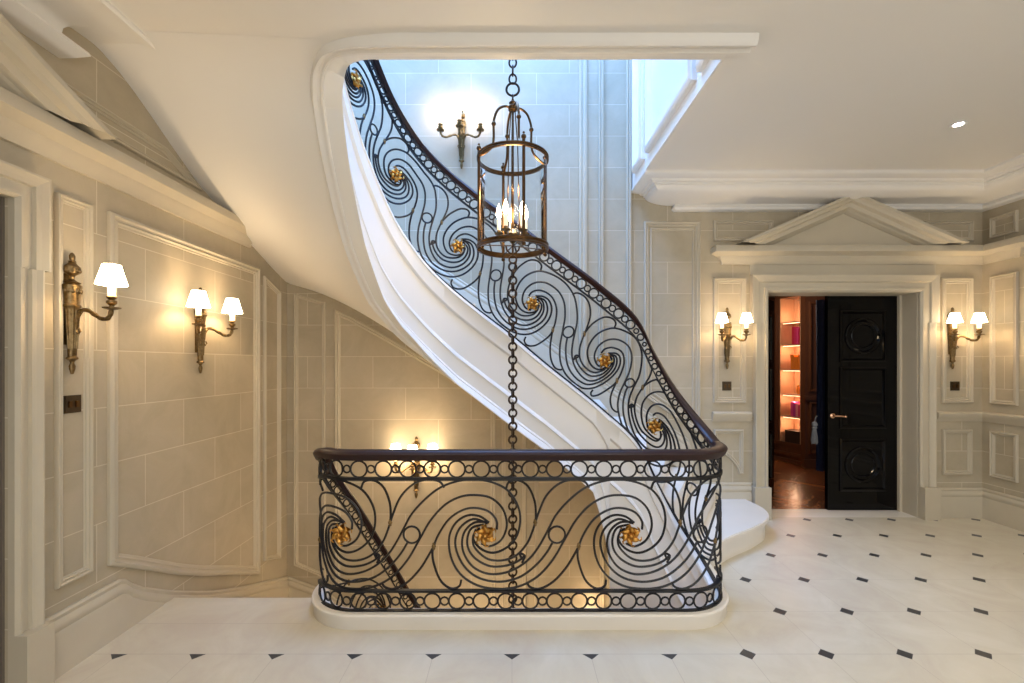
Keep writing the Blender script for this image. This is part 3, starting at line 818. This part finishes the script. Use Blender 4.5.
# ------------------------------------------------------------------ wall sconces
def sconce(label, loc, rz, arms, shade_r=.068, shade=True, group='wall sconces', power=5, sc=1.0):
    """local frame: +Y is out of the wall; arms = [(x,y_out)]"""
    t = thing('wall_sconce', label, 'wall light', loc, rz, group)
    t.scale = (sc,)*3
    mb = MB()
    k = .00108
    prof = [(0, -302), (6, -300), (12, -280), (14, -265), (8, -250), (12, -240), (25, -232), (25, -226), (18, -220), (19, -180), (27, -60), (30, 0), (35, 6), (35, 14), (31, 18), (31, 32), (34, 60), (38, 90), (39, 104), (30, 112), (36, 118), (20, 124), (10, 132), (9, 142), (14, 150), (30, 160), (34, 175), (32, 190), (20, 200), (14, 210), (18, 214), (10, 218), (12, 226), (13, 238), (8, 250), (0, 255)]
    mb.lathe([(r*k, h*k) for r, h in prof], (0, .03, 0), 16, 1, .8)
    # flutes and leaf beads
    for j in range(8):
        a = pi*j/7
        mb.tube([(cos(a)*.030, .03+sin(a)*.026, -.005), (cos(a)*.020, .03+sin(a)*.017, -.20)], .0032, 4)
        mb.ball((cos(a)*.034, .03+sin(a)*.029, .085), .009, 5, 1.6)
        mb.ball((cos(a)*.030, .03+sin(a)*.026, .185), .008, 5, 1.3)
    mb.box(-.014, .014, 0, .03, -.18, .17)
    mb.build('backplate', BRASS, t, smooth=True)
    for ax, ay in arms:
        L = sqrt(ax*ax+(ay-.03)**2); dx = ax/L; dy = (ay-.03)/L
        mb = MB()
        c = catmull([(dx*d, .03+dy*d, z) for d, z in [(.018, -.10), (.026, -.05), (.045, -.012), (.075, -.010), (.42*L+.03, -.032), (.62*L+.02, -.05), (.82*L+.012, -.052), (.96*L, -.036), (L, -.008)]], 5)
        n_ = len(c)
        mb.tube(c, [.0085+.003*abs(sin(i*.55)) for i in range(n_)], 7)
        mb.tube([(dx*d, .03+dy*d, z) for d, z in [(.02, -.11), (.032, -.13), (.040, -.115), (.034, -.10)]], .005, 5)
        mb.lathe([(0, -.012), (.014, -.008), (.036, -.002), (.038, .004), (.012, .006), (.010, .012), (.022, .024), (.022, .036), (.012, .042), (.020, .05), (.022, .056), (.018, .06), (0, .06)], (ax, ay, 0), 14)
        mb.build('arm', BRASS, t, smooth=True)
        mb = MB(); mb.lathe([(0, .058), (.0165, .058), (.0165, .130), (0, .130)], (ax, ay, 0), 12); mb.build('candle_sleeve', CANDLE, t, smooth=True)
        if shade:
            mb = MB(); r1 = shade_r; r0 = shade_r*.58; z0 = .115; z1 = .115+shade_r*1.55
            mb.lathe([(r1, z0), (r0, z1), (r0-.002, z1), (r1-.002, z0), (r1, z0)], (ax, ay, 0), 24)
            mb.build('lamp_shade', SHADE, t, smooth=True)
            zz = (z0+z1)/2-.01
        else:
            mb = MB(); mb.lathe([(0, .13), (.016, .137), (.024, .16), (.020, .20), (.008, .24), (0, .255)], (ax, ay, 0), 10); mb.build('flame_bulb', FLAME, t, smooth=True)
            zz = .17
        wx = loc[0]+(ax*cos(rz)-ay*sin(rz))*sc; wy = loc[1]+(ax*sin(rz)+ay*cos(rz))*sc
        if shade: point('sconce_bulb', (wx, wy, loc[2]+zz*sc), power, WARM, .02)
        else: point('sconce_bulb', (wx, wy, loc[2]+.30*sc), power, WARM, .03)
    return t
g = 'wall sconces'
RL = -pi/2      # left wall: local +Y -> world +X
SP = 5.5
sconce('single-arm antique brass wall sconce beside the left doorway', (XL, 2.245, 1.775), RL, [(0, .225)], .064, True, g, SP*1.1)
sconce('twin-arm brass wall sconce with glowing shades on the large left wall panel', (XL, 3.17, 1.76), RL, [(-.18, .14), (.18, .14)], .068, True, g, SP)
sconce('twin-arm brass wall sconce between the staircase and the library doorway', (2.09, YB, 1.775), pi, [(-.115, .17), (.115, .17)], .058, True, g, SP)
sconce('twin-arm brass wall sconce right of the library doorway', (4.28, YB, 1.775), pi, [(-.115, .17), (.115, .17)], .058, True, g, SP)
sconce('three-arm brass wall sconce low down behind the landing balustrade', (-.93, YB, .52), pi, [(-.175, .13), (0, .2), (.175, .13)], .068, True, g, SP)
sconce('three-arm brass wall sconce with bare candle bulbs above the upper flight', (-.49, YB, 3.72), pi, [(-.19, .13), (.0, .2), (.19, .13)], .068, False, g, 1.0, 1.0)
sconce('brass wall sconce far down the lower stairwell below the curb', (.95, YB, -1.15), pi, [(-.175, .13), (.175, .13)], .068, True, g, 8)

# switches
for lab, W, a, h in (('bronze switch plate on the left wall beneath the single-arm sconce', WL, 2.275, 1.30),
                     ('bronze switch plate between staircase and library doorway', WB, 2.10, 1.285),
                     ('bronze switch plate right of the library doorway', WB, 4.33, 1.285)):
    t = thing('light_switch', lab, 'light switch', W(a, h, 0), 0, 'bronze light switches')
    mb = MB(); vs = []
    def bx(a0, a1, h0, h1, o0, o1):
        P = [W(a+x, h+z, o) for o in (o0, o1) for x, z in ((a0, h0), (a1, h0), (a1, h1), (a0, h1))]
        b0 = Vector(W(a, h, 0)); mb.add([Vector(p)-b0 for p in P], [(0, 1, 2, 3), (4, 5, 6, 7), (0, 1, 5, 4), (1, 2, 6, 5), (2, 3, 7, 6), (3, 0, 4, 7)])
    bx(-.044, .044, -.044, .044, 0, .005); bx(-.041, .041, -.041, .041, .004, .007); mb.build('plate', SWITCH, t)
    for sx in (-.018, .018):
        mb = MB(); bx(sx-.008, sx+.008, -.016, .016, .007, .013); mb.build('rocker', BRONZE, t)

# ------------------------------------------------------------------ lantern
LX, LY = .005, 3.05
LR = .232
lan = thing('hanging_lantern', 'large cylindrical glass and bronze lantern with candle lights hanging in the stairwell', 'lantern', (LX, LY, 2.25))
zt, zb = .62, .03
for z, w in ((zt, .027), (zb, .036)):
    mb = MB()
    mb.lathe([(LR-.006, z-w/2), (LR+.008, z-w/2), (LR+.010, z-w/2+.006), (LR+.005, z), (LR+.010, z+w/2-.006), (LR+.008, z+w/2), (LR-.006, z+w/2), (LR-.006, z-w/2)], (0, 0, 0), 48)
    mb.build('ring_frame', BRONZE, lan, smooth=True)
mb = MB(); mb.lathe([(LR-.002, zb), (LR-.002, zt)], (0, 0, 0), 48); mb.build('glass_cylinder', GLASS, lan, smooth=True)
for k in range(4):
    a = radians(-73+90*k)
    mb = MB(); x, y = LR*cos(a), LR*sin(a)
    ux, uy = -sin(a), cos(a)
    mb.tube([(x, y, zb-.02), (x, y, zt+.03)], .010, 6); mb.ball((x, y, zt+.045), .017, 8); mb.ball((x, y, zt+.07), .008, 6); mb.ball((x, y, zb-.03), .014, 8)
    mb.build('upright', BRONZE, lan, smooth=True)
    # crown arm
    mb = MB()
    prof = [(LR, zt+.02), (LR-.01, zt+.08), (LR-.055, zt+.13), (LR-.075, zt+.17), (LR-.075, zt+.30), (LR-.085, zt+.37), (LR-.14, zt+.42), (.05, zt+.43), (.0, zt+.42)]
    prof = [(LR-.01, zt), (LR-.055, zt+.03), (LR-.09, zt+.07), (LR-.10, zt+.12), (LR-.10, zt+.22), (LR-.105, zt+.26), (LR-.135, zt+.325), (.045, zt+.35), (.0, zt+.335)]
    c = catmull([(r*cos(a), r*sin(a), z) for r, z in prof], 6)
    mb.tube(c, .0085, 6); q = c[24]; mb.ball(q, .016, 8)
    mb.build('crown_arm', BRONZE, lan, smooth=True)
mb = MB(); mb.tube([(0, 0, .12), (0, 0, zt+.385)], .008, 8)
for k in range(3):
    a = radians(20+120*k); mb.tube([(.012*cos(a), .012*sin(a), zt+.38), (.035*cos(a), .035*sin(a), zt+.1), (.05*cos(a), .05*sin(a), .12)], .004, 5)
mb.lathe([(0, zt+.32), (.03, zt+.33), (.034, zt+.35), (.02, zt+.365), (.026, zt+.38), (.012, zt+.39), (.010, zt+.40), (0, zt+.405)], (0, 0, 0), 14)
mb.build('stem', BRONZE, lan, smooth=True)
mb = MB()
mb.lathe([(0, .055), (.014, .06), (.03, .08), (.02, .10), (.036, .12), (.02, .15), (0, .16)], (0, 0, 0), 14)
cpos = []
for k in range(5):
    a = radians(25+72*k); cx, cy = .095*cos(a), .095*sin(a); cpos.append((cx, cy))
    mb.tube(catmull([(.02*cos(a), .02*sin(a), .10), (.05*cos(a), .05*sin(a), .075), (.085*cos(a), .085*sin(a), .085), (cx, cy, .12)], 4), .005, 5)
    mb.lathe([(0, .115), (.03, .125), (.032, .13), (.012, .132), (.013, .15), (0, .15)], (cx, cy, 0), 12)
mb.build('candelabra', BRASS, lan, smooth=True)
for cx, cy in cpos:
    mb = MB(); mb.lathe([(0, .148), (.013, .148), (.013, .225), (0, .225)], (cx, cy, 0), 10); mb.build('candle_sleeve', CANDLE, lan, smooth=True)
    mb = MB(); mb.lathe([(0, .225), (.012, .235), (.019, .255), (.015, .285), (.005, .315), (0, .33)], (cx, cy, 0), 10); mb.build('flame_bulb', FLAME, lan, smooth=True)
point('lantern_glow', (LX, LY, 2.25+.43), 14, WARM, .05)
# hanging chain above: eye, big ring, links
mb = MB()
def torus(mb, c, R, r, rot, sy=1.0, n=18):
    pts = []
    for k in range(n):
        a = 2*pi*k/n; x = R*cos(a); z = R*sy*sin(a); pts.append((c[0]+x*cos(rot), c[1]+x*sin(rot), c[2]+z))
    mb.tube(pts, r, 6, closed=True)
torus(mb, (0, 0, zt+.415), .018, .006, pi/2); mb.build('hanging_eye', CHAINM, lan, smooth=True)
mb = MB(); torus(mb, (0, 0, zt+.47), .042, .008, 0, n=28); mb.build('suspension_ring', CHAINM, lan, smooth=True)
upc = thing('suspension_chain', 'short dark chain holding up the hanging lantern', 'chain', (LX, LY, 2.25))
k = 0; z = zt+.54
while z < UP-2.25+.4:
    mb = MB(); torus(mb, (0, 0, z), .024, .0065, (k % 2)*pi/2, 1.4, 14); mb.build('link', CHAINM, upc, smooth=True); z += .055; k += 1
    if k > 92: break
# bottom finial + long chain
mb = MB(); mb.tube([(-.045, 0, .04), (-.04, 0, .015), (-.02, 0, -.005), (0, 0, -.012), (.02, 0, -.005), (.04, 0, .015), (.045, 0, .04)], .006, 6)
mb.tube([(0, 0, .055), (0, 0, -.03)], .007, 6); torus(mb, (0, 0, -.05), .024, .006, 0)
for k in range(4):
    a = radians(-73+90*k); mb.tube([(LR*cos(a), LR*sin(a), zb), (0, 0, zb+.012)], .004, 5)
mb.build('lower_bracket', BRONZE, lan, smooth=True)
lc = thing('long_chain', 'long dark bronze chain running down from the lantern through the stairwell', 'chain', (LX, LY, -1.4))
z = 2.25-.10+1.4; k = 0; base = None
while z > 0 and k < 100:
    if base is None:
        mb = MB(); torus(mb, (0, 0, 0), .027, .0072, 0, 1.0, 16); o = base = mb.build('link', CHAINM, lc, smooth=True)
    else:
        o = base.copy(); COL.objects.link(o); o.parent = lc
    o.location = (0, 0, z); o.rotation_euler = (0, 0, radians(18) if k % 2 == 0 else radians(100)); z -= .0445; k += 1

# ------------------------------------------------------------------ library door and library
YD = YB+T
door = MB()
def dleaf(name):
    """leaf local: x 0..W (hinge at x=0), y thickness, z up"""
    W_, H_ = .735, DRH+.02
    o = bpy.data.objects.new(name, None); COL.objects.link(o); o['kind'] = 'structure'
    mb = MB(); mb.box(0, W_, 0, .045, 0.006, H_)
    for yy, s in ((0, -1), (.045, 1)):
        def WD(a, h, o_): return (a, yy+s*o_, h)
        P_ = [(0, 0), (0, .010), (.01, .018), (.022, .018), (.03, .008), (.036, 0)]
        for h0, h1 in ((.20, .74), (.84, 1.47), (1.52, 2.05)):
            frame(mb, rect(.14, W_-.12, h0, h1), WD, P_)
        for hc in (.47, 1.785):
            for R, pr in ((.185, P_), (.125, [(0, 0), (0, .006), (.008, .01), (.014, 0)])):
                frame(mb, [(.375+R*cos(2*pi*k/36), hc+R*sin(2*pi*k/36)) for k in range(36)], WD, pr)
        mb.add([], [])
    lf = mb.build('leaf', BLACK, o)
    return o
d1 = dleaf('door_1'); d1.location = (DX1, YD, 0); d1.rotation_euler = (0, 0, pi)
mb = MB()
for yy, s in ((.045, 1),):
    mb.lathe([(0, 0), (.026, 0), (.026, .006), (.012, .012), (.010, .035), (0, .035)], (0, 0, 0), 14)
    v = mb.v; mb.v = [(x+.685, z+.045, y+.97) for x, y, z in v]
    mb.tube([(.685, .08, .97), (.66, .088, .972), (.62, .088, .97), (.585, .085, .966)], [.008, .009, .010, .007], 8)
    mb.ball((.583, .085, .966), .013, 8)
mb.build('door_handle', simple('rose_gold_handle', (.75, .45, .28), .25, 1), d1, smooth=True)
d2 = dleaf('door_2'); d2.location = (DX0+.004, YD-.01, 0); d2.rotation_euler = (0, 0, radians(46))
# leaf label for ends
# library shell
lib = MB(); lib.box(2.0, 6.2, YD, 9.0, -.12, -.003); st(lib, 'floor_library', PARQ)
mb = MB(); mb.box(1.9, 2.0, YD, 9.0, 0, 2.8); mb.box(6.2, 6.3, YD, 9.0, 0, 2.8); mb.box(1.9, 6.3, 9.0, 9.1, 0, 2.8); mb.box(1.9, 6.3, YD, 9.1, 2.8, 2.9)
st(mb, 'wall_library', LIBW)
mb = MB(); mb.box(DX0-.0, DX1+.0, YB, YD, -.12, .001); st(mb, 'trim_threshold', STEP)
# bookcase: canted, face from A to B
A = Vector((4.19, 7.12)); B = Vector((4.30, 6.78)); dv = (B-A); Wd = dv.length; ang = atan2(dv.y, dv.x)
bc = thing('bookcase', 'tall mahogany bookcase with lit niche shelves seen through the library doorway', 'bookcase', (A.x, A.y, 0), ang)
# local x along face, local +y = left of travel => away from viewer? travel A->B heads down-right; left is toward +x,+y (back)
D_ = .30
mb = MB()
mb.box(-.09, 0, 0, D_, 0, 2.6); mb.box(Wd, Wd+.04, 0, D_, 0, 2.6); mb.box(-.09, Wd+.04, 0, D_, 2.52, 2.7); mb.box(-.09, Wd+.04, 0, D_, 0, .28)
for z, o in ((.0, .03), (.10, .02), (.25, .015)): mb.box(-.11, Wd+.05, -o, 0, z, z+.05)
for x in (-.07, -.035, Wd+.02): mb.box(x, x+.015, -.012, 0, .3, 2.3)
mb.build('carcass', LIBW, bc)
mb = MB(); mb.box(0, Wd, D_-.02, D_+.01, .28, 2.52); mb.box(-.002, .012, 0, D_, .28, 2.52); mb.box(Wd-.012, Wd+.002, 0, D_, .28, 2.52); mb.build('niche_lining', NICHE, bc)
shelves = [.28, .70, 1.04, 1.42, 1.80, 2.15]
LEDM = simple('shelf_light_strip', (1, .8, .6), .5, emis=(1, .62, .36), estr=5)
for z in shelves[1:]:
    mb = MB(); mb.box(.012, Wd-.012, .02, D_-.02, z-.022, z); sh = mb.build('shelf', NICHE, bc)
    mb = MB(); mb.box(.03, Wd-.03, .03, .045, z-.028, z-.0225); mb.build('light_strip', LEDM, sh)
cA, sA = cos(ang), sin(ang)
def L2W(x, y): return (A.x+x*cA-y*sA, A.y+x*sA+y*cA)
def bk(x, y, z, w, d, h, col, lab, name='book', cat='book', grp='things on the library shelves', stuff=None):
    wx, wy = L2W(x, y)
    m = simple(name+'_cover', col, .5)
    t = thing(name, lab, cat, (wx, wy, z), ang, grp)
    mb = MB()
    if name == 'book':
        mb.box(0, w, 0, .003, 0, h); mb.box(0, .003, 0, d, 0, h); mb.box(w-.003, w, 0, d, 0, h); mb.build('cover', m, t)
        mb = MB(); mb.box(.003, w-.003, .003, d-.004, .004, h-.005); mb.build('pages', CANDLE0, t)
    elif name == 'decorative_jar':
        r = w/2; mb.lathe([(0, 0), (r*.7, 0), (r, h*.3), (r*.95, h*.6), (r*.5, h*.78), (r*.55, h*.8), (0, h*.8)], (r, r, 0), 12); mb.build('jar_body', m, t, smooth=True)
        mb = MB(); mb.lathe([(r*.55, h*.8), (r*.5, h*.9), (r*.15, h*.95), (0, h)], (r, r, 0), 12); mb.build('lid', GOLD, t, smooth=True)
    else:
        mb.box(0, w, 0, d, 0, h*.8); mb.build('box_body', m, t)
        mb = MB(); mb.box(-.003, w+.003, -.003, d+.003, h*.8, h); mb.build('lid', m, t)
    return t
CANDLE0 = simple('paper_pages', (.8, .74, .62), .8)
pink = (.75, .05, .22)
x = .17
for i, (c, lab) in enumerate((((.75, .04, .10), 'red book leftmost on the top library shelf'), ((.8, .05, .2), 'pink-red book second on the top library shelf'), ((.85, .08, .3), 'pink book third on the top library shelf'), ((.6, .02, .06), 'dark red book last on the top library shelf'))):
    bk(x, .05, 1.80, .034, .2, .27-.01*i, c, lab); x += .038
x = .14
for i, lab in enumerate(('orange box at left on the second lit shelf', 'orange box in the middle of the second lit shelf', 'orange box at right on the second lit shelf')):
    bk(x, .06, 1.42, .056, .14, .22-.03*(i % 2), (.8, .25, .03), lab, 'keepsake_box', 'box'); x += .064
x = .2
for i, lab in enumerate(('amber jar at left on the third lit shelf', 'amber jar in the middle of the third lit shelf', 'amber jar at right on the third lit shelf')):
    bk(x, .08, 1.04, .055, .1, .15+.02*i, (.8, .3, .05), lab, 'decorative_jar', 'jar'); x += .062
x = .14
for i, (c, lab) in enumerate((((.8, .1, .35), 'pink book at left on the fourth lit shelf'), ((.55, .06, .35), 'purple book second on the fourth lit shelf'), ((.85, .35, .45), 'pale pink book third on the fourth lit shelf'), ((.75, .07, .2), 'crimson book last on the fourth lit shelf'))):
    bk(x, .06, .70, .038, .2, .22-.012*i, c, lab); x += .042
bk(.06, .04, .28, .27, .20, .20, (.05, .03, .02), 'dark storage box on the bottom library shelf', 'storage_box', 'box')
for z in (.66, 1.0, 1.38, 1.76, 2.1, 2.29):
    wx, wy = L2W(Wd*.5, .10); point('shelf_light', (wx, wy, z-.07), 2.6, (1, .6, .36), .03)
# panelled cabinet to the right of the bookcase
cab = thing('panelled_cabinet', 'dark mahogany panelled cabinet beside the lit bookcase', 'cabinet', (4.24, 6.58, 0), 0)
mb = MB(); mb.box(0, 1.5, 0, .10, 0, 2.7); mb.build('body', LIBW, cab)
for (z0, z1) in ((.2, .95), (1.1, 2.4)):
    for x0 in (.05, .55, 1.03):
        mb = MB(); frame(mb, rect(x0, x0+.42, z0, z1), lambda a, h, o: (a, -o, h), [(0, 0), (0, .02), (.02, .03), (.04, .01), (.05, 0)]); mb.build('door_panel', LIBW, cab, smooth=True)
mb = MB(); mb.box(-.03, 1.53, -.03, 0, 0, .12); mb.build('base_moulding', LIBW, cab)
mb = MB(); mb.box(-.03, 1.53, -.04, 0, .98, 1.04); mb.build('dado_moulding', LIBW, cab)
# curtain
cu = MB(); rows = []
for z in [0.30+.12*i for i in range(17)]:
    rows.append([(3.42+.012*j+.0*z, 5.10+.025*sin(j*1.1)+.006*sin(z*3+j), z) for j in range(26)])
cu.grid(rows); cu.grid([[(x, y+.012, z) for x, y, z in r] for r in rows])
cu.build('curtain', VELVET, smooth=True, label='dark navy curtain hanging behind the black door leaf', cat='curtain', kind='thing')
# tassel on the handle
ts = thing('key_tassel', 'grey silk tassel hanging beside the black door handle', 'tassel', (3.205, YB+.37, .66))
mb = MB(); mb.ball((0, 0, .20), .028, 10, 1.1); mb.lathe([(.02, .175), (.026, .165), (.02, .155)], (0, 0, 0), 12); mb.build('head', TASSEL, ts, smooth=True)
mb = MB()
for k in range(26):
    a = k*2.4; r = .022*sqrt(k/26)
    mb.tube([(r*.6*cos(a), r*.6*sin(a), .17), (r*1.3*cos(a), r*1.3*sin(a), .08), (r*1.6*cos(a), r*1.6*sin(a), random.uniform(-.01, .02))], .0035, 4)
mb.build('fringe', TASSEL, ts, smooth=True)
mb = MB(); mb.tube(catmull([(0, 0, .22), (.01, .0, .26), (.025, .01, .285), (.05, .035, .285), (.06, .05, .275)], 5), .004, 5); mb.build('cord', TASSEL, ts, smooth=True)

# ------------------------------------------------------------------ recessed downlights
DLE = simple('downlight_lens', (1, 1, 1), .5, emis=(1, .93, .82), estr=60)
WH = simple('white_metal_trim', (.85, .83, .8), .4)
def downlight(x, y, lab, e):
    t = thing('recessed_downlight', lab, 'ceiling light', (x, y, CH), 0, 'recessed downlights')
    mb = MB(); mb.lathe([(.030, -.001), (.046, -.001), (.048, -.005), (.044, -.008), (.030, -.006), (.030, -.001)], (0, 0, 0), 24); mb.build('bezel', WH, t, smooth=True)
    mb = MB(); mb.lathe([(0, -.004), (.031, -.004)], (0, 0, 0), 20); mb.build('lens', DLE, t)
    d = bpy.data.lights.new('ceiling_spot', 'SPOT'); d.energy = e; d.color = (1, .96, .90); d.spot_size = radians(125); d.spot_blend = .9; d.shadow_soft_size = .06
    o = bpy.data.objects.new('ceiling_spot', d); o.location = (x, y, CH-.03); COL.objects.link(o)
downlight(3.16, 3.22, 'small round recessed downlight in the ceiling at upper right', 55)
EB = 54
for x, y in ((3.16, .8), (1.0, .8), (-.9, .6), (3.16, -1.2), (1.0, -1.2), (-.9, -1.2)):  # added fill spots without fixtures, brightening the hall from out of view
    d = bpy.data.lights.new('ceiling_spot', 'SPOT'); d.energy = EB; d.color = (1, .96, .90); d.spot_size = radians(150); d.spot_blend = .9; d.shadow_soft_size = .08
    o = bpy.data.objects.new('ceiling_spot', d); o.location = (x, y, CH-.03); COL.objects.link(o)

# skylight over the well (daylight)
d = bpy.data.lights.new('skylight_daylight', 'AREA'); d.shape = 'RECTANGLE'; d.size = 3.2; d.size_y = 2.0; d.energy = 640; d.color = (.22, .455, 1)
o = bpy.data.objects.new('skylight_daylight', d); o.location = (-.5, 2.9, UP-.5); o.rotation_euler = (radians(22), 0, 0); COL.objects.link(o)
mb = MB(); mb.box(-2.2, 1.2, 1.9, 4.45, UP, UP+.03)
st(mb, 'window_1', PLASTER)
# added cool fill behind the camera to brighten the hall, no window modelled
d = bpy.data.lights.new('hall_fill_light', 'AREA'); d.shape = 'RECTANGLE'; d.size = 5.0; d.size_y = 2.4; d.energy = 95; d.color = (.93, .96, 1)
o = bpy.data.objects.new('hall_fill_light', d); o.location = (2.0, YF+.1, 1.7); o.rotation_euler = (radians(90), 0, 0); COL.objects.link(o)
point('lower_landing_lamp', (-.2, 3.6, -1.6), 45, WARM, .1)
point('library_fill', (3.2, 5.9, 2.3), 34, (1, .8, .6), .15)  # unseen light added to brighten the library parquet and wood

w = bpy.data.worlds.new('World'); S.world = w; w.use_nodes = True
w.node_tree.nodes['Background'].inputs[0].default_value = (.6, .75, 1, 1); w.node_tree.nodes['Background'].inputs[1].default_value = .05

# ------------------------------------------------------------------ camera
c = bpy.data.cameras.new('camera'); c.lens = 36*F/1024; c.sensor_width = 36; c.shift_y = 22.5/1024; c.clip_start = .05
co = bpy.data.objects.new('camera', c); co.location = (0, 0, 1.5); co.rotation_euler = (radians(90), 0, 0); COL.objects.link(co)
S.camera = co
S.view_settings.view_transform = 'Standard'; S.view_settings.look = 'None'; S.view_settings.exposure = -.04; S.view_settings.gamma = 1
S.view_settings.use_curve_mapping = False
